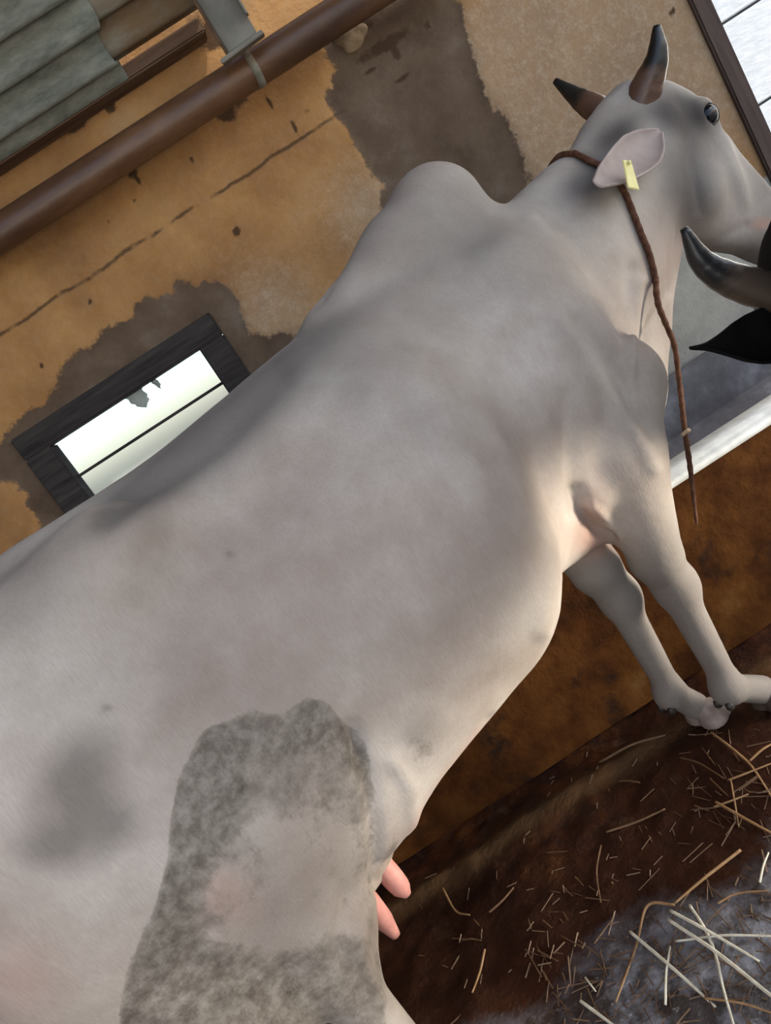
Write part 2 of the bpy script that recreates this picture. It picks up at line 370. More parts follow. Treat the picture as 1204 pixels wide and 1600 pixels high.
#@@SETTING
# ---------------------------------------------------------------- back wall
WY = 2.70
def P_wall(px, py): p = at_y(px, py, WY); return (p[0], p[2])
WIN = None
w_tl, w_tr = P_wall(20, 697), P_wall(322, 480)
WX0, WX1 = w_tl[0] + .005, w_tr[0] - .005; WZ1 = (w_tl[1] + w_tr[1]) / 2; WZ0 = WZ1 - .46
DX0, DX1, DZ1 = P_wall(1072, 0)[0], 3.0, 2.12
xs = np.unique(np.concatenate((np.arange(-4, -1.5, .1), np.arange(-1.5, 2.0, .014), np.arange(2.0, 4.21, .1), [WX0, WX1, DX0, DX1]))).round(5)
zs = np.unique(np.concatenate((np.arange(-.02, .5, .05), np.arange(.5, 2.62, .014), [2.62, WZ0, WZ1, DZ1]))).round(5)
def P2(l): return [P_wall(*p) for p in l]
peel = [P2([(700, -40), (742, 90), (770, 170), (800, 215), (832, 285), (780, 380), (600, 330), (598, 288), (575, 240), (548, 205), (515, 160), (518, 105), (500, 60), (560, 20), (640, -50)]),
        P2([(2, 690), (22, 660), (70, 636), (86, 600), (100, 560), (150, 528), (196, 500), (205, 470), (258, 445), (270, 428), (300, 440), (328, 430), (350, 450), (376, 470), (384, 505), (402, 530), (440, 525), (500, 520), (400, 700), (200, 860), (60, 880), (55, 810), (45, 770), (20, 748), (-40, 740), (-40, 715)]),
        P2([(-60, 880), (-10, 900), (40, 850), (100, 860), (60, 960), (-60, 1000)])]
U, Z = np.meshgrid(xs, zs, indexing='ij'); PP = np.stack((U.ravel(), Z.ravel()), 1)
nz = fbm(PP[:, 0] * 9, PP[:, 1] * 9, 3, 5) - .5
sd = np.min([poly_sd(PP, p) for p in peel], 0) + nz * .07
peelatt = sd
depth = -.008 * sstep(.012, -.012, sd) + .004 * (fbm(PP[:, 0] * 3, PP[:, 1] * 3, 9) - .5) * 2
def blob(px, py, r, sx=1, sz=1):
    c = P_wall(px, py); return np.exp(-(((PP[:, 0] - c[0]) / (r * sx)) ** 2 + ((PP[:, 1] - c[1]) / (r * sz)) ** 2))
soot_topdark = np.clip(sum(blob(*a) * 1.0 for a in [(205, 268, .022), (215, 280, .015, .6, 2), (168, 350, .012, .5, 2.5), (208, 312, .008), (378, 150, .028), (355, 172, .035), (370, 360, .014), (172, 170, .02), (668, 38, .012),
    (600, 70, .05, 2.5, .5), (1050, 18, .016), (620, 85, .02), (560, 40, .05, 2, .6), (420, 160, .02, .5, 2), (330, 60, .04), (460, 200, .015, .6, 2), (120, 200, .02, 2, .5), (300, 250, .012), (345, 175, .02, 1, 1.5), (140, 470, .01), (65, 570, .01), (370, 362, .012), (630, 120, .02, 2, .5), (580, 110, .016, 2, .5), (480, 175, .014)]), 0, 1)
soot_topdark = np.clip(soot_topdark + .62 * sstep(2.12, 2.24, PP[:, 1]) * fbm(PP[:, 0] * 4, PP[:, 1] * 7, 88), 0, 1)  # wall gets darker towards its top, broken up by noise
speck = np.clip(blob(790, 130, .2) * .7 + blob(900, 60, .35) + blob(980, 60, .3) + blob(575, 330, .12) + blob(430, 490, .14) + blob(1050, 180, .3) * .7 + blob(820, 230, .2) + .12, 0, 1)
V3 = np.stack((PP[:, 0], WY - depth - 0, PP[:, 1]), 1); nv = len(V3); m = len(zs)
Vb = V3.copy(); Vb[:, 1] = WY + .18; F = []
keep = np.ones((len(xs) - 1, m - 1), bool)
cx = (xs[:-1] + xs[1:]) / 2; cz = (zs[:-1] + zs[1:]) / 2
keep[np.ix_((cx > WX0) & (cx < WX1), (cz > WZ0) & (cz < WZ1))] = False
keep[np.ix_((cx > DX0) & (cx < DX1), (cz < DZ1))] = False
ii, jj = np.nonzero(keep); a = ii * m + jj
F = np.stack((a, a + m, a + m + 1, a + 1), 1); Fb = F[:, ::-1] + nv; E = []
for i0, i1, j0, j1 in ((np.searchsorted(xs, WX0), np.searchsorted(xs, WX1), np.searchsorted(zs, WZ0), np.searchsorted(zs, WZ1)), (np.searchsorted(xs, DX0), np.searchsorted(xs, DX1), 0, np.searchsorted(zs, DZ1))):
    for i in range(i0, i1):
        for j, fl in ((j0, 0), (j1, 1)):
            q = [i * m + j, (i + 1) * m + j, (i + 1) * m + j + nv, i * m + j + nv]; E.append(q[::-1] if fl == 0 else q)
    for j in range(j0, j1):
        for i, fl in ((i0, 1), (i1, 0)):
            q = [i * m + j, i * m + j + 1, i * m + j + 1 + nv, i * m + j + nv]; E.append(q if fl == 0 else q[::-1])
wall = fast_mesh('wall_back', np.vstack((V3, Vb)), np.vstack((F, Fb, np.array(E))), M_wall)
struct(wall, 'ochre limewashed plaster wall with peeled grey cement patches')
z2 = np.zeros(nv)
setattr_f(wall, 'peel', np.concatenate((peelatt, z2 + 1))); setattr_f(wall, 'soot_topdark', np.concatenate((soot_topdark, z2)))
setattr_f(wall, 'speckle', np.concatenate((speck, z2 + .2)))
dado = sstep(1.0, .8, PP[:, 1]) * sstep(.3, .6, PP[:, 0]); setattr_f(wall, 'dado', np.concatenate((dado, z2)))
setattr_f(wall, 'crackzone', np.concatenate((sstep(.62, .5, PP[:, 0]), z2)))
# left and right end walls (outside the frame), with the front of the shed left open
wl = grid('wall_left', np.linspace(-2.2, WY, 30), np.linspace(0, 3.9, 24), lambda u, v: np.stack((u * 0 - 3.2 + .01 * fbm(u * 3, v * 3, 5), u, v), 1), M_wall)
struct(wl, 'ochre plaster side wall'); setattr_f(wl, 'peel', np.ones(len(wl.data.vertices)))

# ---------------------------------------------------------------- floor and outdoor ground
fx = np.concatenate((np.arange(-4, -1.2, .1), np.arange(-1.2, 1.9, .016), np.arange(1.9, 4.3, .1)))
fy = np.concatenate((np.arange(-3, .5, .1), np.arange(.5, 2.0, .014), np.arange(2.0, WY + .25, .06)))
def ffn(u, v):
    wob = .02 * (fbm(u * 2, v * 0 + 3, 21) - .5) * 2
    rg = np.exp(-((v - 1.70 - wob) / .028) ** 2)
    h = .026 * (fbm(u * 5, v * 5, 11, 4) - .5) + .020 * (fbm(u * 20, v * 20, 15, 4) - .5) + .012 * rg
    return np.stack((u, v, h - .012), 1)
floor = grid('floor', fx, fy, ffn, M_floor); struct(floor, 'dark brown dung-stained concrete stall floor, grey and wet at the front')
UU, VV = np.meshgrid(fx, fy, indexing='ij'); uu, vv = UU.ravel(), VV.ravel()
setattr_f(floor, 'ridge', np.exp(-((vv - 1.69 - .04 * (fbm(uu * 2, vv * 0 + 3, 21) - .5)) / .045) ** 2) * (.4 + .9 * fbm(uu * 4, vv * 6, 31)))
gr = mesh('ground', [(-30, -30, -.06), (30, -30, -.06), (30, 40, -.06), (-30, 40, -.06)], [(0, 1, 2, 3)], M_ground, smooth=False); struct(gr, 'pale dry ground outside the shed')

# ---------------------------------------------------------------- window
win = empty('window_1', ((WX0 + WX1) / 2, WY, WZ0)); struct(win, 'small low window with a dark timber frame in the ochre wall')
def wbox(name, x0, x1, z0, z1, y0, y1, mat, bev=.005):
    c = win.location; o = box(name, (x0 - c.x, y0 - c.y, z0 - c.z), (x1 - c.x, y1 - c.y, z1 - c.z), mat, win, bev); return o
FR = .093
wbox('frame_rail', WX0, WX1, WZ1 - .082, WZ1, WY - .012, WY + .07, M_wood)
wbox('frame_rail', WX0, WX1, WZ0, WZ0 + .07, WY - .012, WY + .07, M_wood)
wbox('frame_stile', WX0 - .002, WX0 + FR + .006, WZ0 + .07, WZ1 - .082, WY - .010, WY + .068, M_wood)
wbox('frame_stile', WX1 - FR, WX1 + .002, WZ0 + .07, WZ1 - .082, WY - .010, WY + .068, M_wood)
p = at_y(240, 668, WY + .03)
wbox('glazing_bar', WX0 + FR, WX1 - FR, p[2] - .005, p[2] + .005, WY + .02, WY + .034, M_wood, .001)
wbox('pane', WX0 + FR + .005, WX1 - FR, p[2] + .005, WZ1 - .082, WY + .036, WY + .040, M_glass, 0)
wbox('pane', WX0 + FR + .005, WX1 - FR, WZ0 + .07, p[2] - .005, WY + .036, WY + .040, M_glass, 0)
def rag(px0, py0, w, h, name, label):
    p = at_y(px0, py0, WY + .075); n = 9; V = []; F = []
    for j in range(7):
        t = j / 6; hw = w / 2 * (1 - .35 * t + .1 * math.sin(j * 2.1))
        for i in range(n):
            s = i / (n - 1) * 2 - 1; V.append((p[0] + s * hw + .008 * t, WY + .078 + .006 * math.sin(i * 1.9 + j), p[2] - h * t * (1 - .25 * abs(s))))
    F = [(j * n + i, j * n + i + 1, (j + 1) * n + i + 1, (j + 1) * n + i) for j in range(6) for i in range(n - 1)]
    o = mesh(name, V, F, M_rag); md = o.modifiers.new('s', 'SOLIDIFY'); md.thickness = .002
    tag(o, label, 'rag'); return o
rag(205, 610, .075, .075, 'cloth_scrap', 'wider torn grey scrap hanging from the window head')
rag(233, 588, .022, .055, 'cloth_scrap', 'narrow torn grey strip hanging from the window head, right of the wider scrap')

# ---------------------------------------------------------------- doorway with outside block wall
door = empty('door_1', (DX0, WY, 0)); struct(door, 'open doorway with a dark brown timber frame')
fwid = P_wall(1106, 0)[0] - DX0
box('door_jamb', (0, -.02, 0), (fwid, .14, DZ1), M_doorwood, door, .006)
box('door_jamb', (DX1 - DX0 - fwid, -.02, 0), (DX1 - DX0, .14, DZ1), M_doorwood, door, .006)
box('door_head', (fwid, -.02, DZ1 - fwid), (DX1 - DX0 - fwid, .14, DZ1), M_doorwood, door, .006)
ow = empty('wall_outside', (1.6, 4.6, 0)); struct(ow, 'bright white panelled wall outside the doorway')
box('mortar_core', (0, .03, 0), (5.6, .18, 3.1), M_mortar, ow, 0)
BH = .5; bmm = None
for r in range(6):
    for k in range(3):
        x0 = k * 2.4 - (1.2 if r % 2 else 0); x1 = x0 + 2.39; x0 = max(x0, 0); x1 = min(x1, 5.6)
        if x1 - x0 < .1: continue
        z0 = r * BH + .03; w = x1 - x0
        o = box('panel', (-w / 2, 0, 0), (w / 2, .05, BH - .014), M_block, ow, .006) if (bmm is None or abs(w - 2.39) > 1e-3) else None
        if o is None:
            o = bpy.data.objects.new('panel', bmm); C.objects.link(o); o.parent = ow
        elif abs(w - 2.39) < 1e-3: bmm = o.data
        o.location = ((x0 + x1) / 2, random.uniform(-.006, .006), z0)

# ---------------------------------------------------------------- manger trough along the wall
tr = empty('feed_trough', (0, 1.85, 0)); tag(tr, 'long concrete feed trough with a white lip and rust brown front along the ochre wall', 'trough')
TX0, TX1, TZ = -2.6, 3.6, .50
def tf(u, v):
    return np.stack((u, .012 * (fbm(u * 6, v * 6, 44) - .5) + .0 * u - .02 * (1 - v / TZ), v), 1)
fr = grid('front_wall', np.arange(TX0, TX1, .03), np.linspace(-.01, TZ - .035, 18), tf, M_tface, tr)
box('inner_wall', (TX0, .02, 0), (TX1, .085, TZ - .03), M_trough, tr, .003)
lip = box('white_lip', (TX0, -.012, TZ - .045), (TX1, .092, TZ), M_lip, tr, .012, True)
bed = grid('trough_bed', np.arange(TX0, TX1, .05), np.linspace(.08, .80, 16), lambda u, v: np.stack((u, v, .30 - .12 * np.sin(np.clip((v - .08) / .72, 0, 1) * math.pi) + .01 * fbm(u * 8, v * 8, 50)), 1), M_trough, tr)
box('back_wall', (TX0, .775, 0), (TX1, .815, .49), M_trough, tr, .006)
box('end_wall', (TX0 - .1, 0, 0), (TX0, .815, TZ), M_trough, tr); box('end_wall', (TX1, 0, 0), (TX1 + .1, .815, TZ), M_trough, tr)

# ---------------------------------------------------------------- roof: corrugated sheets sloping up from the wall
RY, RZ, RS = WY - .10, 2.205, math.tan(R_(33))
def sheet(name, x0, x1, y0, y1, zoff, mat, parent, pitch=.112, amp=.021, rag_=0.0, seed=0):
    # y measured from the eave towards the camera along the slope
    L = math.hypot(1, RS); us = np.linspace(x0, x1, 40); vs = np.arange(y0, y1, pitch / 10)
    def fn(u, v):
        e = (fbm(v * 9, u * 0 + seed, seed) - .5) * rag_
        t = (u - x0) / (x1 - x0); u = u + e * np.where(t > .98, 1, 0)
        y = v / L; return np.stack((u, RY - y, RZ + y * RS + zoff + amp * np.sin(v / pitch * 2 * math.pi) + .006 * fbm(u * 3, v * 3, seed + 3)), 1)
    o = grid(name, us, vs, fn, mat, parent); md = o.modifiers.new('thick', 'SOLIDIFY'); md.thickness = .008; return o
roof = empty('ceiling', (0, 0, 0)); struct(roof, 'corrugated sheet roof, grey green and rusted')
def rx(px, py):
    # x where a pixel ray meets the roof plane
    d = ray(px, py); t = (RZ + RY * RS - EYE) / (d[2] + d[1] * RS); return (CAM + d * t)[0]
xe = (rx(125, 0) + rx(190, 112)) / 2; xb = rx(318, 40)
sheet('roof_sheet', -3.4, xe, 0, 5.2, 0, M_sheetA, roof, rag_=.05, seed=2)['label'] = 'grey green corrugated roof sheet lapped over the rusted one'
sheet('roof_sheet', xe - .12, xb + .02, .02, 5.2, .020, M_sheetB, roof, rag_=.04, seed=5)['label'] = 'rust-stained corrugated roof sheet'
sheet('roof_sheet', xb - .1, 4.2, .06, 5.2, .045, M_sheetB, roof, seed=8)['label'] = 'brown corrugated roof sheet'
box('wall_plate', (-3.4, WY - .10, RZ + .0), (xb, WY - .012, RZ + .045), M_beam, roof, .006)['label'] = 'brown timber along the wall top'
ps = [at_y(-40, 392 - 5, 2.6), at_y(0, 365, 2.56), at_y(250, 198, 2.56), at_y(540, 13, 2.56)]
pz = (ps[1][2] + ps[3][2]) / 2
pipe = tube('pipe', [(-3.1, 2.565, pz + .004), (0, 2.565, pz), (3.9, 2.565, pz - .004)], .052, M_pipe, n=60, seg=20)
tag(pipe, 'long rusty brown pipe running along the top of the ochre wall', 'pipe')
pc = at_y(402, 120, 2.565); col = tube('coupling', [(pc[0] - .012, 2.565, pz), (pc[0] + .012, 2.565, pz)], .0545, M_sheetB, pipe, n=3, seg=20)
col['label'] = 'thin grey green band'
# steel rafter end dropping onto the pipe
br = empty('steel_bracket', at_y(351, 26, 2.45)); tag(br, 'grey steel channel rafter end resting above the brown pipe', 'bracket')
def lb(name, lo, hi, mat): return box(name, lo, hi, mat, br, .002)
lb('web', (-.045, .03, -.075), (.055, .037, .20), M_steel); lb('flange', (-.052, -.045, -.085), (-.045, .037, .20), M_beam); lb('flange', (.055, -.03, -.03), (.061, .037, .20), M_steel)
lb('base_plate', (-.075, -.05, -.095), (.07, .04, -.083), M_steel)
br.rotation_euler = (R_(12), 0, R_(-10))
for k, (px, py, r) in enumerate([(548, 60, .042)]):
    p = at_y(px, py, WY + .01); bm = bmesh.new(); bmesh.ops.create_icosphere(bm, subdivisions=3, radius=r)
    for v in bm.verts:
        f = 1 + .55 * (fbm(np.array([v.co.x * 40 + 9 * k]), np.array([v.co.z * 40 + v.co.y * 30]), k + 60)[0] - .5) * 2; v.co *= f; v.co.z *= 1.0; v.co.y *= .45; v.co.x *= 1.3
    me = bpy.data.meshes.new('stone'); bm.to_mesh(me); bm.free(); o = link('stone', me, M_stone); o.location = p; o.parent = wall
    o.matrix_parent_inverse = Matrix.Identity(4)
#@@CATTLE
# ---------------------------------------------------------------- cattle
def head_frame(O, tilt, yaw):
    """a = poll to muzzle, b = forehead normal, l = left"""
    a = np.array((math.sin(R_(tilt)), 0, -math.cos(R_(tilt)))); b = np.array((math.cos(R_(tilt)), 0, math.sin(R_(tilt))))
    Rz = np.array(Matrix.Rotation(R_(yaw), 3, 'Z')); return np.array(O, float), Rz @ a, Rz @ b, Rz @ np.array((0, 1., 0))
def hp(H, h, b, l=0): return H[0] + H[1] * h + H[2] * b + H[3] * l

def build_body(P, res):
    f = Field((-.22, -.52, -.0), (2.5 + P.get('ext', 0), .52, 1.62), res)
    # trunk
    S = np.array(P['trunk']); xsn = np.linspace(S[0, 0], S[-1, 0], 200)
    sp = spline(S, 200); order = np.argsort(sp[:, 0]); sp = sp[order]
    def trunk(X, Y, Z):
        top, bot, hw, eg = [np.interp(X[:, 0, 0], sp[:, 0], sp[:, i])[:, None, None] for i in (1, 2, 3, 4)]
        c = (top + bot) / 2; hh = (top - bot) / 2; v = (Z - c) / hh; w = hw * (1 + eg * np.clip(v, -1, 1))
        n = 2.15; q = (np.abs(Y / w) ** n + np.abs(v) ** n) ** (1 / n); d = (q - 1) * np.minimum(hw, hh)
        return np.maximum(d, np.maximum(S[0, 0] - X, X - S[-1, 0]))
    f.add(trunk, (S[0, 0], -.5, .3), (S[-1, 0], .5, 1.5), .03)
    for p in P['shape']:
        k = p[0]
        if k == 'c': f.cone(*p[1:5], **(p[5] if len(p) > 5 else {}))
        else: f.ell(*p[1:3], **(p[3] if len(p) > 3 else {}))
    # head
    H = head_frame(*P['head']); O, A, B, L = H; s = P.get('hs', 1)
    st = np.array([(-.045, .0, -.05, .04), (-.02, .03, -.085, .06), (.03, .058, -.12, .078), (.08, .078, -.14, .088), (.13, .080, -.155, .090), (.19, .082, -.165, .078), (.26, .084, -.15, .066),
                   (.33, .086, -.12, .056), (.40, .084, -.075, .052), (.45, .080, -.055, .058), (.485, .068, -.04, .055), (.51, .046, -.03, .035), (.518, .012, -.016, .015)]) * s
    def hd(X, Y, Z):
        rx_, ry, rz = X - O[0], Y - O[1], Z - O[2]
        h = rx_ * A[0] + ry * A[1] + rz * A[2]; b = rx_ * B[0] + ry * B[1] + rz * B[2]; l = rx_ * L[0] + ry * L[1] + rz * L[2]
        fr_, bk, hw = [np.interp(h, st[:, 0], st[:, i]) for i in (1, 2, 3)]
        c = (fr_ + bk) / 2; hh = (fr_ - bk) / 2; v = (b - c) / hh; w = hw * (1 + .22 * np.clip(v, -1, 1) * np.clip(1 - h / (.4 * s), 0, 1)); n = 2.5
        q = (np.abs(l / w) ** n + np.abs(v) ** n) ** (1 / n); return np.maximum((q - 1) * np.minimum(hw, hh), np.maximum(-.045 * s - h, h - .518 * s))
    cc = hp(H, .25 * s, -.03); f.add(hd, cc - .36 * s, cc + .36 * s, .045)
    for sd_ in (-1, 1):
        for (h, b, l, r, k) in [(.21, -.085, .050, .052, .05), (.118, .022, .080, .030, .025), (.46, .02, .042, .026, .02), (.05, -.05, .07, .035, .03)]:
            c = hp(H, h * s, b * s, l * s * sd_); f.ell(c, (r * s,) * 3, k=k)
        f.cone(hp(H, .16 * s, .02 * s, .070 * s * sd_), hp(H, .31 * s, -.025 * s, .052 * s * sd_), .018 * s, .012 * s, k=.025)
        f.ell(hp(H, .122 * s, .028 * s, .108 * s * sd_), (.021 * s,) * 3, k=.012, sub=True)
        f.ell(hp(H, .475 * s, .045 * s, .048 * s * sd_), (.012 * s,) * 3, k=.01, sub=True)
        f.cone(hp(H, .505 * s, -.012 * s, .05 * s * sd_), hp(H, .40 * s, -.035 * s, .058 * s * sd_), .0045, .004, k=.008, sub=True)
    V, F = f.mesh(); return V, F, H

def curve_part(name, pts, rad, mat, root, n=26, seg=14, wob=0):
    o = tube(name, pts, rad, mat, root, n, seg, wob); setattr_f(o, 'along', np.repeat(np.linspace(0, 1, n), seg)); return o
def ear(name, base, tip, wide, normal, mat_in, root, cup=.35, width_prof=(.35, .8, 1, .85, .5, .06), roll=0):
    base, tip, wide, normal = [np.array(q, float) for q in (base, tip, wide, normal)]
    D_ = tip - base; wide = wide - D_ * (wide @ D_) / (D_ @ D_); W_ = np.linalg.norm(wide); wide /= W_; nrm = np.cross(D_ / np.linalg.norm(D_), wide)
    if nrm @ normal < 0: nrm = -nrm
    if roll:
        Rm = np.array(Matrix.Rotation(R_(roll), 3, Vector(D_ / np.linalg.norm(D_)))); wide = Rm @ wide; nrm = Rm @ nrm
    n, m_ = 22, 13; V = []
    for i in range(n):
        t = i / (n - 1); w = W_ * np.interp(t, np.linspace(0, 1, len(width_prof)), width_prof)
        for j in range(m_):
            s = j / (m_ - 1) * 2 - 1; ph = s * (1.25 - .55 * t); V.append(base + D_ * t + wide * w * math.sin(ph) * 1.08 + nrm * (-w * .9 * (math.cos(ph) - math.cos(1.25 - .55 * t))) + np.array((0, 0, -.012 * math.sin(t * 3.1) * .5)))
    F = [(i * m_ + j, i * m_ + j + 1, (i + 1) * m_ + j + 1, (i + 1) * m_ + j) for i in range(n - 1) for j in range(m_ - 1)]
    o = mesh(name, V, F, mat_in, root); md = o.modifiers.new('thick', 'SOLIDIFY'); md.thickness = .007; md.offset = 0
    if mat_in is M_earskin: me_ = o.data; me_.materials.clear(); me_.materials.append(M_earback); me_.materials.append(M_earskin); md.material_offset = 1; md.material_offset_rim = 1
    md = o.modifiers.new('sub', 'SUBSURF'); md.levels = 1; md.render_levels = 1; return o
def hoof(root, x, y, yaw=0, s=1.0, mat=None, z0=0.0):
    f = Field((-.09, -.06, -.0), (.1, .06, .1), .005)
    for q in (-1, 1):
        f.cone((.0, .021 * q, .012), (.042, .021 * q, .004), .030, .022, k=.006); f.cone((-.005, .019 * q, .045), (-.0, .021 * q, .015), .027, .031, k=.008)
    f.D = np.maximum(f.D, (.006 - f.ax[2])[None, None, :]); V, F = f.mesh(); V[:, 2] -= .006; V *= s
    c, sn = math.cos(yaw), math.sin(yaw); W = np.stack((x + V[:, 0] * c - V[:, 1] * sn, y + V[:, 0] * sn + V[:, 1] * c, z0 + V[:, 2]), 1)
    return fast_mesh('hoof', W, F, mat or M_hoof, root)

def foreleg(x, y, hx, kneez=.40, bend=0, lead=0.0, sg=-1, k=.03):
    """cones of one foreleg; x,y = knee position, hx = hoof x"""
    e = (1.36, .135 * sg, .70)
    return [('c', (1.34, .145 * sg, .73), (x - .012, y + .01 * sg, .50), .088, .056, dict(k=.035)),
            ('c', (x - .008, y, .50), (x, y, kneez), .053, .043, dict(k=.02)),
            ('e', (x + .008, y, kneez), (.049, .046, .060), dict(k=.02)),
            ('c', (x, y, kneez), (x - .004 + lead * .5, y, .17), .039, .030, dict(k=.02)),
            ('e', (x - .01 + lead, y, .135), (.042, .04, .043), dict(k=.02)),
            ('c', (x - .005 + lead, y, .13), (hx, y, .055), .031, .033, dict(k=.015))]
def hindleg(y, hx=.30, sg=-1, fx=.0):
    # stifle forward, hock behind, near vertical cannon
    return [('e', (.22, .17 * sg, .90), (.25, .115, .30), dict(k=.06, pitch=12)),
            ('e', (.45, .175 * sg, .78), (.15, .10, .24), dict(k=.06, pitch=-14)),
            ('e', (.12, .145 * sg, .80), (.125, .09, .20), dict(k=.05, pitch=8)),
            ('c', (.145, .15 * sg, .80), (.19 + (.0 if sg < 0 else -.08), y, .45), .15, .10, dict(k=.05, sy=.6)),
            ('c', (.33, .165 * sg, .74), (.30 + fx, y, .48), .165, .085, dict(k=.05, sy=.7)),
            ('c', (.29 + fx, y, .50), (.28 + fx, y, .40), .08, .062, dict(k=.03, sy=.75)),
            ('c', (.18 + fx, y, .51), (.26 + fx, y, .44), .028, .04, dict(k=.03)),
            ('c', (.27 + fx, y, .42), (.285 + fx, y, .17), .05, .034, dict(k=.02)),
            ('e', (.27 + fx, y, .135), (.046, .044, .046), dict(k=.02)),
            ('c', (.275 + fx, y, .13), (hx + .03 + fx, y, .06), .034, .036, dict(k=.015))]

def cow_pose(neck, head, hump=1.0, fl=((1.372, -.084, 1.44), (1.352, .09, 1.40)), ext=0, dewlap=True, hs=1):
    sh = []
    # pelvis: hooks and pins, flank hollow, tail head
    for sg in (-1, 1):
        sh += [('e', (.43, .19 * sg, 1.16), (.085, .055, .055), dict(k=.09, yaw=-25 * sg)), ('e', (.03, .10 * sg, 1.08), (.06, .05, .06), dict(k=.05))]
        sh += [('c', (.43, .17 * sg, 1.15), (.05, .10 * sg, 1.10), .05, .05, dict(k=.08))]
        sh += hindleg((.155) * sg, sg=sg, fx=(.055 if sg < 0 else -.10))
        sh += [('e', (1.30, .125 * sg, .98), (.125, .07, .24), dict(k=.07, pitch=14)),
               ('c', (1.30, .115 * sg, 1.08), (1.43, .15 * sg, .88), .055, .075, dict(k=.05)),
               ('e', (1.46, .14 * sg, .86), (.06, .065, .08), dict(k=.03)),
               ('c', (1.45, .14 * sg, .84), (1.34, .14 * sg, .73), .078, .085, dict(k=.04)),
               ('e', (1.235, .14 * sg, .72), (.04, .045, .05), dict(k=.03))]
        sh += [('e', (.64, .30 * sg, 1.16), (.15, .10, .085), dict(k=.10, sub=True))]
    for i, (kx, ky, hx) in enumerate(fl): sh += foreleg(kx, ky, hx, sg=(-1 if i == 0 else 1), kneez=.41)
    # hump
    sh += [('e', (1.29, 0, 1.30), (.14, .08, .10), dict(k=.05)), ('e', (1.37, 0, 1.345), (.108, .072, .092 * hump), dict(k=.04, pitch=6)),
           ('c', (1.02, 0, 1.26), (1.22, 0, 1.31), .045, .06, dict(k=.05))]
    # neck
    for a, b, ra, rb, sy in neck: sh.append(('c', a, b, ra, rb, dict(k=.07, sy=sy)))
    # brisket and dewlap
    sh += [('e', (1.46, 0, .74), (.12, .085, .10), dict(k=.06)), ('e', (1.30, 0, .66), (.20, .12, .085), dict(k=.06))]
    if dewlap:
        sh += [('c', (1.52, -.005, .72), (1.62, .0, .78), .085, .07, dict(k=.05, sy=.42)), ('c', (1.60, 0, .78), (1.72, .005, .87), .085, .065, dict(k=.05, sy=.36)),
               ('c', (1.72, .005, .88), (1.87, 0, 1.0), .07, .07, dict(k=.05, sy=.4)), ('c', (1.50, 0, .69), (1.54, 0, .66), .035, .03, dict(k=.03, sy=.5))]
    # udder
    sh += [('e', (.50, 0, .53), (.18, .12, .10), dict(k=.05)), ('e', (.45, -.055, .485), (.09, .07, .075), dict(k=.04)), ('e', (.45, .055, .485), (.09, .07, .075), dict(k=.04))]
    for sg in (-1, 1):   # flank fold between belly and stifle
        sh += [('c', (.72, .22 * sg, .68), (.52, .17 * sg, .58), .06, .06, dict(k=.08, sy=.5))]
    # tail
    sh += [('c', (.10, 0, 1.18), (-.02, 0, 1.13), .045, .04, dict(k=.05)), ('c', (-.02, 0, 1.13), (-.075, .02, .95), .034, .024, dict(k=.03)), ('c', (-.075, .02, .95), (-.08, .05, .58), .023, .015, dict(k=.02))]
    trunk = [(-.06, 1.03, .90, .05, 0), (-.03, 1.12, .82, .13, .0), (.04, 1.185, .72, .19, .02), (.15, 1.225, .64, .22, .02), (.30, 1.243, .57, .225, .0), (.45, 1.243, .535, .245, -.05),
             (.60, 1.245, .525, .285, -.14), (.75, 1.26, .525, .325, -.16), (.88, 1.275, .532, .350, -.16), (.96, 1.283, .548, .328, -.16), (1.02, 1.29, .57, .285, -.14), (1.09, 1.297, .59, .23, -.08), (1.20, 1.303, .61, .20, -.04), (1.30, 1.305, .63, .18, -.02),
             (1.43, 1.285, .68, .155, 0), (1.52, 1.21, .74, .12, 0), (1.60, 1.08, .84, .06, 0)]
    return dict(trunk=trunk, shape=sh, head=head, ext=ext, hs=hs)

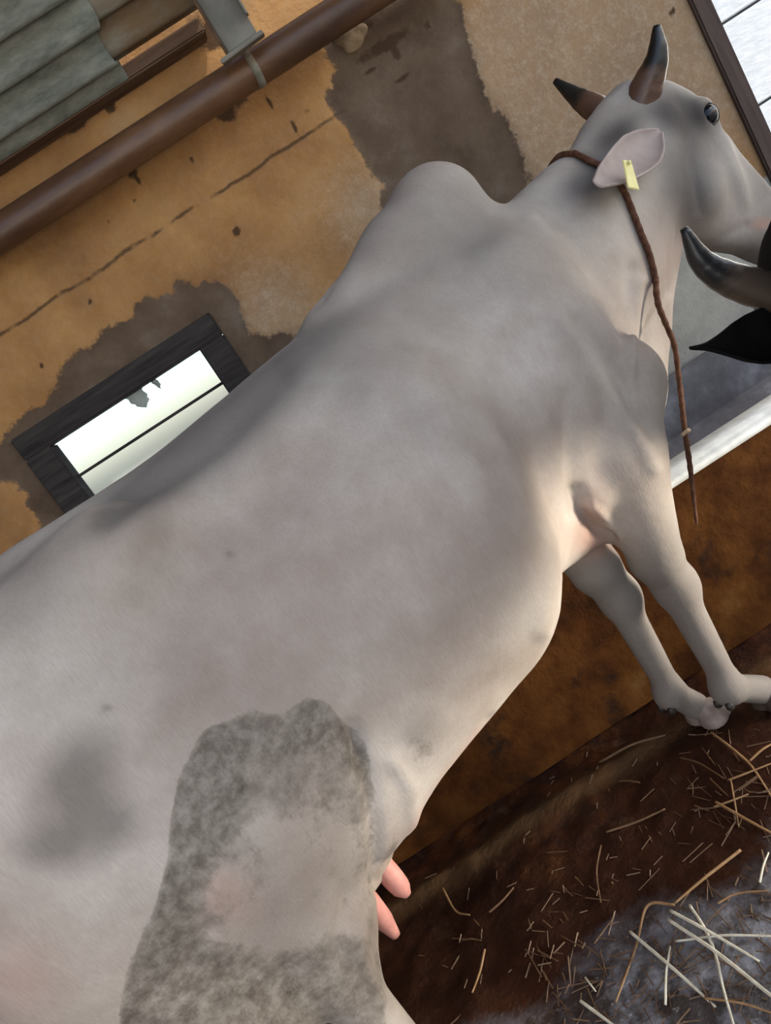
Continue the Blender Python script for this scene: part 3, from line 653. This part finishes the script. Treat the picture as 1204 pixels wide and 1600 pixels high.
def finish_cow(root, body, H, pose_fl, mats, s=1.0):
    for i, (kx, ky, hx) in enumerate(pose_fl): hoof(root, hx + .012, ky, 0, 1.05, mats.get('hoof2', mats['hoof']) if i else mats['hoof'])
    for sg in (-1, 1): hoof(root, .30 + .045 + (.055 if sg < 0 else -.10), .155 * sg, 0, 1.12, mats['hoof'])
    for (kx, ky, hx) in pose_fl:
        for q in (-1, 1):
            bm = bmesh.new(); bmesh.ops.create_uvsphere(bm, u_segments=10, v_segments=8, radius=1)
            for v in bm.verts: v.co = Vector((v.co.x * .012, v.co.y * .009, v.co.z * .013))
            me = bpy.data.meshes.new('dewclaw'); bm.to_mesh(me); bm.free(); o = link('dewclaw', me, M_dew, root); o.location = (kx - .040, ky + .016 * q, .112)
    for sg in (-1, 1):
        for x in (.435, .492):
            o = tube('teat', [(x, .078 * sg, .46), (x + .004, .083 * sg, .40), (x + .006, .086 * sg, .365 if x > .45 else .325)], [.021, .021, .020, .018, .009], M_skin if 'white' in mats else M_black, root, n=14, seg=12)
    for sg in (-1, 1):
        c = hp(H, .122 * s, .026 * s, .083 * s * sg); bm = bmesh.new(); bmesh.ops.create_uvsphere(bm, u_segments=20, v_segments=14, radius=.025 * s)
        me = bpy.data.meshes.new('eye'); bm.to_mesh(me); bm.free(); o = link('eye', me, M_eye, root); o.location = c
        # dark lids: rims above and below the eyeball
        for up_, nm in ((1, 'eyelid'), (-1, 'eyelid')):
            pts = [hp(H, .122 * s + .024 * s * math.cos(a), .026 * s + up_ * .019 * s * math.sin(a), (.094 + .005 * math.sin(a)) * s * sg) for a in np.linspace(0, math.pi, 7)]
            tube(nm, pts, [.001, .002, .0022, .002, .001], mats['lid'], root, n=16, seg=8)
    tube('tail_tuft', [(-.08, .05, .60), (-.085, .055, .48), (-.08, .06, .36), (-.075, .062, .27)], [.014, .028, .034, .026, .004], M_tuft if 'white' in mats else M_black, root, n=24, seg=14, wob=.08)

def near_attr(root_loc, yaw, body, V):
    c, s_ = math.cos(yaw), math.sin(yaw); W = np.stack((root_loc[0] + V[:, 0] * c - V[:, 1] * s_, root_loc[1] + V[:, 0] * s_ + V[:, 1] * c, V[:, 2]), 1)
    nr = np.zeros(len(body.data.vertices) * 3, np.float32); body.data.vertex_normals.foreach_get('vector', nr); nr = nr.reshape(-1, 3)
    Nw = np.stack((nr[:, 0] * c - nr[:, 1] * s_, nr[:, 0] * s_ + nr[:, 1] * c, nr[:, 2]), 1)
    facing = sstep(-.02, .15, (Nw * (CAM - W)).sum(1) / np.linalg.norm(CAM - W, axis=1)); return W, facing

# --- the white zebu
YAW = math.atan2(.3997, .9166); RL = (-.83, 1.08, 0)
WH_neck = [((1.42, 0, 1.04), (1.68, 0, 1.10), .235, .185, .62), ((1.68, 0, 1.085), (1.93, 0, 1.20), .185, .135, .66), ((1.93, 0, 1.20), (2.02, 0, 1.24), .135, .11, .75)]
WH_fl = ((1.335, -.108, 1.41), (1.285, .020, 1.32))
HS = 1.13
def loc(Pw):   # world point -> cow frame
    q = np.array(Pw) - np.array(RL); c, s_ = math.cos(YAW), math.sin(YAW); return np.array((q[0] * c + q[1] * s_, -q[0] * s_ + q[1] * c, q[2]))
def near_pt(px, py, side_y):
    """point of the cow frame plane y = side_y seen at a pixel"""
    d = ray(px, py); c, s_ = math.cos(YAW), math.sin(YAW); q = CAM - np.array(RL); oy = -q[0] * s_ + q[1] * c; dy = -d[0] * s_ + d[1] * c
    t = (side_y - oy) / dy; return loc(CAM + d * t)
eb = near_pt(1030, 207, -.140); et = near_pt(932, 287, -.185)
pose = cow_pose(WH_neck, ((2.015, 0, 1.32), 23, -7), fl=WH_fl, hs=1.13)
pose['shape'] += [('c', tuple(eb + (-.005, .06, .015)), tuple(eb + (-.012, .040, .002)), .028, .018, dict(k=.03))]
V, F, H = build_body(pose, .008)
cow = empty('cow', RL, YAW); tag(cow, 'large humped cream-white cow with dark horns filling the middle of the stall', 'cow')
body = fast_mesh('body', V, F, M_coat, cow)
W, facing = near_attr(RL, YAW, body, V); pxy = project(W)
nn = np.zeros(len(V) * 3, np.float32); body.data.vertex_normals.foreach_get('vector', nn); nn = nn.reshape(-1, 3)
def seg_d(poly):
    d = np.full(len(pxy), 1e9)
    for a, b in zip(poly, poly[1:]):
        a = np.array(a, float); b = np.array(b, float); e = b - a; w = pxy - a; h = np.clip((w @ e) / (e @ e), 0, 1); d = np.minimum(d, np.hypot(*(w - h[:, None] * e).T))
    return d
SC = [([(870, 500), (920, 563), (960, 620), (1000, 690), (1020, 730)], 13, .009), ([(905, 500), (950, 560), (980, 620), (1008, 680)], 11, -.010),
      ([(1000, 440), (990, 520), (985, 600), (1000, 680)], 8, .007), ([(1010, 450), (1002, 530), (1000, 590)], 8, -.005), ([(985, 420), (970, 500), (970, 560)], 9, -.006),
      ([(830, 340), (900, 440), (955, 540)], 17, .006), ([(870, 340), (930, 430), (965, 500)], 13, -.006), ([(835, 600), (862, 720), (870, 800), (864, 900), (845, 985)], 15, .008),
      ([(885, 620), (895, 720), (895, 800)], 14, -.010), ([(640, 560), (760, 760)], 15, .004), ([(580, 620), (710, 830)], 15, .004), ([(700, 530), (815, 720)], 15, .004), ([(672, 545), (790, 745)], 13, -.003), ([(612, 600), (738, 800)], 13, -.003),
      ([(905, 765), (912, 800), (932, 830), (955, 840)], 9, -.016), ([(925, 795), (950, 815), (968, 838)], 8, .008), ([(548, 1135), (575, 1210), (585, 1290), (588, 1380)], 12, -.012),
      ([(612, 1190), (640, 1230), (645, 1300)], 12, .007), ([(170, 800), (250, 745), (340, 680), (430, 590)], 30, -.014), ([(215, 815), (275, 790)], 32, .012), ([(500, 470), (560, 470), (640, 520)], 26, -.007),
      ([(1048, 455), (1068, 412), (1100, 388), (1165, 352)], 8, -.005), ([(1072, 215), (1084, 280), (1095, 330)], 8, -.004), ([(1132, 215), (1150, 262), (1170, 292)], 12, .005), ([(1088, 160), (1105, 155), (1122, 165)], 8, .006),
      ([(1050, 180), (1045, 230), (1055, 290)], 12, .004), ([(560, 1150), (556, 1210)], 7, -.006), ([(575, 1400), (560, 1480), (590, 1560)], 14, .008), ([(540, 1400), (525, 1480)], 14, -.006),
      ([(230, 1560), (300, 1500), (330, 1440)], 9, -.004), ([(260, 1590), (330, 1530)], 9, .004), ([(765, 1125), (740, 1170), (700, 1215)], 8, -.005), ([(600, 400), (700, 420), (780, 500)], 30, .005)]
disp = sum(amp * np.exp(-(seg_d(pl_) / w_) ** 2) for pl_, w_, amp in SC) * facing * (V[:, 1] < .1)
disp = disp + .0035 * (fbm(V[:, 0] * 9 + V[:, 1] * 5 + 30, V[:, 2] * 9 + 30, 77, 3) - .5) * (V[:, 2] > .5)
V = V + nn * disp[:, None]; body.data.vertices.foreach_set('co', V.astype(np.float32).ravel()); body.data.update()
W, facing = near_attr(RL, YAW, body, V); pxy = project(W); near = facing * (V[:, 1] < .06)
def region(poly, soft, inset=0): return sstep(soft, -soft, poly_sd(pxy, poly) + inset) * near
def pblob(x, y, rx_, ry, rot=0):
    a = R_(rot); dx, dy = pxy[:, 0] - x, pxy[:, 1] - y; u = dx * math.cos(a) + dy * math.sin(a); v = -dx * math.sin(a) + dy * math.cos(a)
    return np.exp(-((u / rx_) ** 2 + (v / ry) ** 2)) * near
thigh = [(300, 1172), (318, 1140), (350, 1125), (395, 1105), (440, 1112), (482, 1086), (515, 1098), (545, 1140), (568, 1170), (585, 1230), (590, 1330), (585, 1420), (600, 1500), (612, 1650), (180, 1650), (195, 1560), (215, 1490), (240, 1430), (262, 1340), (268, 1270), (280, 1215)]
inner = [(372, 1290), (430, 1270), (560, 1290), (578, 1400), (575, 1470), (480, 1500), (380, 1520), (320, 1490), (295, 1440), (310, 1350), (345, 1310)]
r_t = region(thigh, 12); r_i = region(inner, 26)
def band(poly, w): return np.exp(-(seg_d(poly) / w) ** 2) * near
dung = np.clip(r_t * (.52 - .20 * r_i) + r_t * (band([(325, 1160), (292, 1235), (300, 1310), (275, 1400), (225, 1530), (210, 1590)], 38) * .42 + band([(365, 1150), (430, 1150), (480, 1120), (540, 1160)], 28) * .18 + band([(360, 1240), (345, 1290), (320, 1330)], 14) * .35 + band([(450, 1170), (500, 1160)], 12) * .3 + band([(280, 1560), (360, 1540), (440, 1570)], 40) * .35 + band([(340, 1500), (420, 1520), (540, 1480)], 22) * .25) + pblob(330, 1260, 45, 90, 20) * .5 + pblob(250, 1530, 60, 90, 15) * .6 + pblob(560, 1180, 12, 42, -12) * .9 + pblob(500, 1125, 40, 26) * .2 + pblob(655, 1165, 60, 40) * .45 + pblob(612, 1335, 14, 40, 10) * .6 + pblob(400, 1560, 150, 40) * .4, 0, 1)
stain = np.clip(pblob(120, 1230, 80, 115, 12) * 1.0 + pblob(200, 1290, 60, 50) * .4 + pblob(60, 1330, 70, 40) * .5 + pblob(345, 1400, 55, 50) * .35 + pblob(665, 1140, 60, 60) * .5 + pblob(620, 700, 160, 120, 30) * .25 + pblob(420, 780, 120, 40, 20) * .3, 0, 1)
grey = np.clip(pblob(330, 690, 160, 50, -36) * 1.25 + pblob(250, 740, 90, 26, -36) * .5 + pblob(450, 560, 130, 30, -34) * .7 + pblob(560, 540, 90, 70) * .3 + pblob(620, 640, 160, 60, 20) * .35 + pblob(690, 380, 150, 130) * .75 + pblob(850, 400, 130, 90, 30) * .35 + pblob(60, 930, 120, 60, -36) * .4 + pblob(160, 1020, 220, 150) * .22 + pblob(420, 1420, 130, 110) * .3 + pblob(180, 800, 60, 22, -36) * .8  # grey coat areas, with the shade along the spine painted in
      + pblob(960, 215, 60, 30, -40) * .9 + pblob(915, 285, 40, 24, -20) * .7 + pblob(1062, 172, 55, 34) * 1.0 + pblob(1085, 260, 60, 90) * .6 + pblob(1100, 300, 30, 50) * .3 + pblob(1060, 300, 30, 90, 5) * .35 + pblob(1190, 240, 30, 60) * .7 + pblob(930, 300, 60, 40) * .3, 0, 1)  # head: grey hair mixed with painted shade on brow, cheek and below the ear
dark = np.clip(pblob(918, 253, 32, 12, 35) * .5 + pblob(358, 866, 7, 7) * .4 + pblob(165, 1107, 8, 8) * .5 + pblob(1108, 180, 24, 20, 10) * .55 + pblob(958, 215, 48, 24, -42) * .75 + pblob(1062, 172, 48, 30, 10) * .62 + pblob(1060, 300, 45, 80, -12) * .42 + pblob(1085, 225, 30, 50, -10) * .3 + pblob(905, 290, 40, 26, -25) * .35, 0, 1)  # small dark marks, plus forehead, ear, cheek and neck shade put into the colour
pink = np.clip(pblob(345, 1400, 50, 45) * .3 + region([(690, 1215), (745, 1145), (765, 1130), (700, 1240), (650, 1310), (640, 1300)], 14) * .55 + pblob(30, 1530, 60, 70) * .25 + pblob(625, 1400, 20, 60) * .8 + pblob(1062, 400, 30, 60) * .2 + pblob(930, 850, 30, 25) * .45
      + pblob(1192, 350, 18, 9) * .5 + pblob(920, 810, 22, 40, 10) * .4, 0, 1)
painted_lit = np.clip(pblob(945, 590, 14, 40, -30) * .6 + pblob(1135, 240, 12, 60, -30) * .4 + pblob(820, 960, 40, 60, 15) * .35 + pblob(1085, 140, 50, 12, 25) * .4, 0, 1)  # highlights on shoulder, nose, belly and brow put into the coat colour
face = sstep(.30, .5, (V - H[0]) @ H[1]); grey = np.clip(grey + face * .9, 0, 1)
for nm, ar in (('dung', dung), ('stain', stain), ('grey', grey), ('dark', dark), ('pink', pink), ('white', painted_lit)): setattr_f(body, nm, ar)
finish_cow(cow, body, H, WH_fl, dict(hoof=M_hoof, hoof2=M_hoofp, lid=M_lid, white=1), HS)
h0 = hp(H, .0, -.045, -.055); d = H[2] * .065 + np.array((0, 0, 1)) * .085 + np.array((0, -1, 0)) * .10
curve_part('horn', [h0 - d * .18, h0 + d * .25, h0 + d * .6 + (0, -.003, .003), h0 + d * .93 + (-.004, .012, .022)], [.042, .040, .035, .027, .019, .008], M_horn, cow, wob=.02)['label'] = 'near horn, brown at the base and black at the tip'
h1 = hp(H, -.01, -.02, .055); d = H[2] * .03 + np.array((0, 0, 1)) * .13 + np.array((0, 1, 0)) * .12
curve_part('horn', [h1 - d * .18, h1 + d * .25, h1 + d * .6 + (0, .003, .003), h1 + d * .95 + (-.01, 0, .02)], [.034, .034, .033, .027, .018, .008], M_horn, cow, wob=.02)['label'] = 'far horn, brown at the base and black at the tip'
e1 = ear('ear', eb + (.008, 0, .004), et, np.array((-.01, -.012, -.052)), np.array((-.2, -1, -.5)), M_earskin, cow, width_prof=(.10, .72, 1, 1, .9, .72, .30), roll=14)
eb2 = hp(H, .05, -.06, .08); e2 = ear('ear', eb2, eb2 + np.array((-.11, .10, .035)), np.array((.01, .02, -.05)), np.array((0, 1, 0)), M_earskin, cow, cup=.5)
tg = empty('ear_tag', tuple(near_pt(984, 273, -.205))); tg.parent = cow; tg['label'] = 'pale yellow plastic tag'
a0, a1 = near_pt(978, 252, -.132), near_pt(998, 298, -.136); cxt = (a0 + a1) / 2; hx_, hz_ = .017, .030
bm = bmesh.new(); bmesh.ops.create_cube(bm, size=1)
for v in bm.verts: v.co = Vector((v.co.x * .034 * (1 if v.co.z < 0 else .75), v.co.y * .003, v.co.z * .062))
bmesh.ops.bevel(bm, geom=bm.edges[:], offset=.0014, segments=2, affect='EDGES'); me = bpy.data.meshes.new('tag_plate'); bm.to_mesh(me); bm.free()
o = link('tag_plate', me, M_tagp, tg, False); o.rotation_euler = (R_(-6), R_(30), R_(6))
st_ = tube('tag_stud', [(.012, -.003, .021), (.012, .006, .021)], .004, M_tagp, tg, n=3, seg=12)

# --- the black cow beside it (only a horn and an ear reach into the frame)
BY = R_(84); s2 = .98
pe = cow_pose([((1.40, 0, .98), (1.70, 0, .93), .22, .16, .62), ((1.70, 0, .93), (1.92, 0, .90), .16, .125, .68), ((1.92, 0, .90), (2.0, 0, .88), .125, .11, .75)],
              ((2.02, 0, .955), 20, 0), hump=.6, fl=((1.372, -.10, 1.43), (1.352, .10, 1.39)))
Vb_, Fb_, HB = build_body(pe, .013)
# place so that the poll is beside the horn root
horn_root = at_y(1212, 458, 1.33); poll_w = horn_root + np.array((.102, .01, -.098))
c, s_ = math.cos(BY), math.sin(BY); pl = HB[0]; loc_b = (poll_w[0] - (pl[0] * c - pl[1] * s_), poll_w[1] - (pl[0] * s_ + pl[1] * c), 0)
zoff = poll_w[2] - pl[2]
bc = empty('cow', loc_b, BY); tag(bc, 'black cow at the right edge, only its curved dark horn and pointed ear showing', 'cow')
bb = fast_mesh('body', Vb_, Fb_, M_black, bc); finish_cow(bc, bb, HB, ((1.372, -.10, 1.43), (1.352, .10, 1.39)), dict(hoof=M_hoof, lid=M_black))
def locb(Pw):
    q = np.array(Pw) - np.array(loc_b); return np.array((q[0] * c + q[1] * s_, -q[0] * s_ + q[1] * c, q[2]))
hr = [at_y(1262, 462, 1.33), at_y(1206, 456, 1.33), at_y(1140, 436, 1.325), at_y(1096, 408, 1.32), at_y(1068, 357, 1.31)]
curve_part('horn', [locb(p) for p in hr], [.042, .037, .033, .027, .019, .007], M_horn2, bc, n=34, seg=16, wob=.015)['label'] = 'smoky black horn, tan on the underside'
mir = [locb(p) * np.array((1, -1, 1)) for p in hr]; curve_part('horn', mir, [.042, .037, .033, .027, .019, .007], M_horn2, bc, n=34, seg=16, wob=.015)
ep = [at_y(1228, 516, 1.30), at_y(1076, 543, 1.28)]
for sg in (1, -1):
    b_, t_ = locb(ep[0]) * (1, sg, 1), locb(ep[1]) * (1, sg, 1)
    ear('ear', b_, t_, np.array((.02, 0, .052)), np.array((-1, 0, 0)), M_black, bc, cup=.4, width_prof=(1, 1, .95, .78, .45, .14, .04))
#@@DETAILS
# ---------------------------------------------------------------- neck rope of the white cow
def surf_snap(p, V=V, off=.006):
    """push a cow-frame point onto the nearest skin vertex, slightly proud"""
    d = ((V - p) ** 2).sum(1); i = int(np.argmin(d)); return V[i]
rope = empty('rope', RL, YAW); tag(rope, 'brown neck rope hanging from the white cow down past its dewlap towards the trough', 'rope')
nn = np.zeros(len(V) * 3, np.float32); body.data.vertex_normals.foreach_get('vector', nn); nn = nn.reshape(-1, 3)
def on_skin(px, py, off=.007):
    d2 = ((pxy - (px, py)) ** 2).sum(1); cand = np.where((d2 < 10 ** 2) & (facing > .0))[0]
    if not len(cand): cand = np.argsort(d2)[:5]
    q = W[cand]; dep = (q - CAM) @ fw; i = cand[np.argmin(dep + d2[cand] * 1e-4)]; return V[i] + nn[i] * off
loop = [on_skin(*p) for p in [(893, 236), (918, 246), (945, 262), (962, 282), (975, 303), (990, 338), (1005, 368), (1015, 400), (1025, 437)]]
far = [v * np.array((1, -1, 1)) for v in loop[::-1]]
skin_rope = tube('neck_loop', loop, .0068, M_rope, rope, n=60, seg=10, wob=.06)
crest = loop[0]; farl = [crest, crest * (1, 0, 1) + (0, 0, .012)] + [v * np.array((1, -1, 1)) for v in loop[1:]]
tube('neck_loop', farl + [loop[-1] * (1, 0, 1) + (.02, 0, -.01), loop[-1]], .0068, M_rope, rope, n=70, seg=10, wob=.06)
fy_ = loop[-1][1]
hang = [loop[-1]] + [near_pt(px, py, y) for px, py, y in [(1027, 472, fy_ + .0), (1038, 502, fy_ + .01), (1053, 540, fy_ + .03), (1060, 590, fy_ + .04), (1065, 634, fy_ + .04), (1070, 677, fy_ + .03), (1076, 718, fy_ + .02), (1081, 757, fy_ + .0), (1088, 820, fy_ - .02)]]
tube('hanging_end', hang, [.0068, .0065, .0062, .006, .006, .006, .006, .0055, .003], M_rope, rope, n=70, seg=10, wob=.1)
kn = near_pt(1070, 677, fy_ + .03)
tube('knot', [kn + (-.010, -.004, .004), kn + (0, -.010, .006), kn + (.010, -.002, .0), kn + (.0, .008, -.004), kn + (-.010, -.004, .004)], .0045, M_ropepale, rope, n=24, seg=8)['label'] = 'pale frayed knot'

# ---------------------------------------------------------------- straw
def fl_h(x, y): return float(ffn(np.array([x]), np.array([y]))[0, 2])
G1 = 'straw stalks lying on the wet grey concrete'; G2 = 'straw stalks scattered on the dark brown floor'
def straw(pix, r, mat, label, group, lift=.006):
    pts = []
    for i, (px, py) in enumerate(pix):
        p = at_z(px, py, 0.0); pts.append((p[0], p[1], fl_h(p[0], p[1]) + r + lift + .004 * (i % 2)))
    if len(pts) == 2: a, b = pts; m_ = tuple((a[i] + b[i]) / 2 + (0, .0, .004)[i] for i in range(3)); pts = [a, m_, b]
    o = tube('straw', pts, [r * .85, r * .9, r * .78, r * .6], mat, n=14 + 4 * len(pts), seg=7); tag(o, label, 'straw', group); return o
A_ = [([(980, 1450), (1050, 1512), (1116, 1571)], .0036, 'thick pale stalk running from the left end of the straw heap to its lower middle'),
      ([(1044, 1437), (1120, 1490), (1204, 1555), (1225, 1572)], .0038, 'brightest pale stalk crossing the heap diagonally to the right edge'),
      ([(1047, 1423), (1115, 1462), (1183, 1498)], .0034, 'pale stalk just above and parallel to the brightest diagonal one'),
      ([(1076, 1413), (1100, 1450), (1116, 1490), (1130, 1545), (1148, 1610)], .0034, 'long bent yellowish stalk running down through the heap to the bottom edge'),
      ([(905, 1562), (935, 1584), (965, 1606)], .0034, 'short pale stalk at the bottom edge, left of the heap'),
      ([(1052, 1466), (1130, 1462), (1210, 1457)], .0026, 'thin pale stalk lying level across the heap'),
      ([(1038, 1568), (1040, 1520), (1044, 1474)], .0028, 'short upright-looking stalk in the lower middle of the heap'),
      ([(1156, 1327), (1100, 1372), (1052, 1410)], .0036, 'tan stalk rising to the upper right from the top of the heap'),
      ([(1052, 1412), (1009, 1412), (988, 1474), (961, 1565)], .0032, 'kinked brownish stalk curving down the left side of the heap'),
      ([(910, 1522), (929, 1547)], .0022, 'tiny pale sliver left of the heap'),
      ([(1186, 1378), (1202, 1335)], .0026, 'short pale stalk near the right edge above the heap'),
      ([(1100, 1560), (1160, 1568), (1215, 1582)], .0024, 'faint stalk near the bottom right corner'),
      ([(1120, 1410), (1150, 1395), (1200, 1390)], .0022, 'faint level stalk at the right edge above the heap')]
for pix, r, lab in A_: straw(pix, r, M_strawW if 'tan' not in lab and 'brownish' not in lab and 'faint' not in lab else M_strawB, lab, G1, .008 if 'bright' in lab else .004)
B_ = [([(1116, 1250), (1159, 1276), (1215, 1305)], .0036, 'long orange-tan stalk reaching the right edge above the straw heap', M_strawB),
      ([(1111, 1145), (1150, 1176), (1175, 1199), (1212, 1256)], .0034, 'tan stalk below the hooves running down to the right edge', M_strawB),
      ([(945, 1298), (990, 1280), (1036, 1260)], .0032, 'dim stalk alone in the middle of the dark floor', M_strawD),
      ([(934, 1314), (930, 1360), (936, 1407)], .0024, 'dim thin stalk pointing down below the lone middle one', M_strawD),
      ([(688, 1383), (710, 1421), (733, 1429)], .0028, 'bent tan stalk beside the pink teats', M_strawB),
      ([(757, 1483), (748, 1515), (739, 1553)], .0030, 'tan stalk near the bottom beside the hind leg', M_strawB),
      ([(1170, 1188), (1212, 1160)], .0030, 'short tan stalk at the right edge below the nearer hoof', M_strawB),
      ([(1137, 1218), (1170, 1208), (1210, 1192)], .0026, 'orange-tan stalk crossing the long tan one near the right edge', M_strawB),
      ([(1112, 1256), (1140, 1250), (1168, 1240)], .0028, 'short orange-tan stalk at the left tip of the crossing stalks', M_strawB),
      ([(1140, 1215), (1146, 1250), (1150, 1285)], .0022, 'short tan stalk crossing others below the hooves', M_strawB),
      ([(964, 1215), (996, 1218)], .0026, 'tiny tan stalk below the far hoof', M_strawD),
      ([(934, 1190), (990, 1168), (1038, 1146)], .0040, 'thick dim stalk just left of the far hoof', M_strawD),
      ([(763, 1424), (785, 1408), (803, 1388)], .0032, 'curved tan stalk right of the bent one beside the teats', M_strawD),
      ([(721, 1467), (752, 1470)], .0024, 'tiny dim stalk below the bent one beside the teats', M_strawD),
      ([(1060, 1180), (1090, 1190), (1130, 1215)], .0022, 'faint thin stalk below the far hoof reaching towards the crossing stalks', M_strawD)]
for pix, r, lab, mt in B_: straw(pix, r, mt, lab, G2, .002)
# trodden chaff: far too many bits to count
Vc, Fc = [], []
for k in range(430):
    if k < 220: p = at_z(random.uniform(820, 1290), random.gauss(1490, 75), 0)
    elif k < 280: p = at_z(random.gauss(1170, 60), random.gauss(1230, 45), 0)
    else: p = at_z(random.uniform(640, 1250), random.uniform(1120, 1600), 0)
    x, y = p[0], p[1]; 
    if y > 1.8 or y < .2: continue
    a = random.uniform(0, math.pi); L_ = random.uniform(.006, .035) * (1 if k < 280 else .5); w = random.uniform(.0007, .0016); z = fl_h(x, y) + .001
    dx, dy, nx, ny = math.cos(a) * L_, math.sin(a) * L_, -math.sin(a) * w, math.cos(a) * w; b = len(Vc)
    zz = z + random.uniform(0, .006)
    Vc += [(x - dx - nx, y - dy - ny, z), (x + dx - nx, y + dy - ny, zz), (x + dx + nx, y + dy + ny, zz), (x - dx + nx, y - dy + ny, z), (x - dx, y - dy, z + w * 1.6), (x + dx, y + dy, zz + w * 1.6)]
    Fc += [(b, b + 1, b + 5, b + 4), (b + 3, b + 4, b + 5, b + 2), (b, b + 3, b + 2, b + 1), (b, b + 4, b + 3), (b + 1, b + 2, b + 5)]
ch = mesh('chaff', Vc, Fc, M_strawD, smooth=False); tag(ch, 'fine trodden straw chaff littering the floor', 'chaff', kind='stuff')
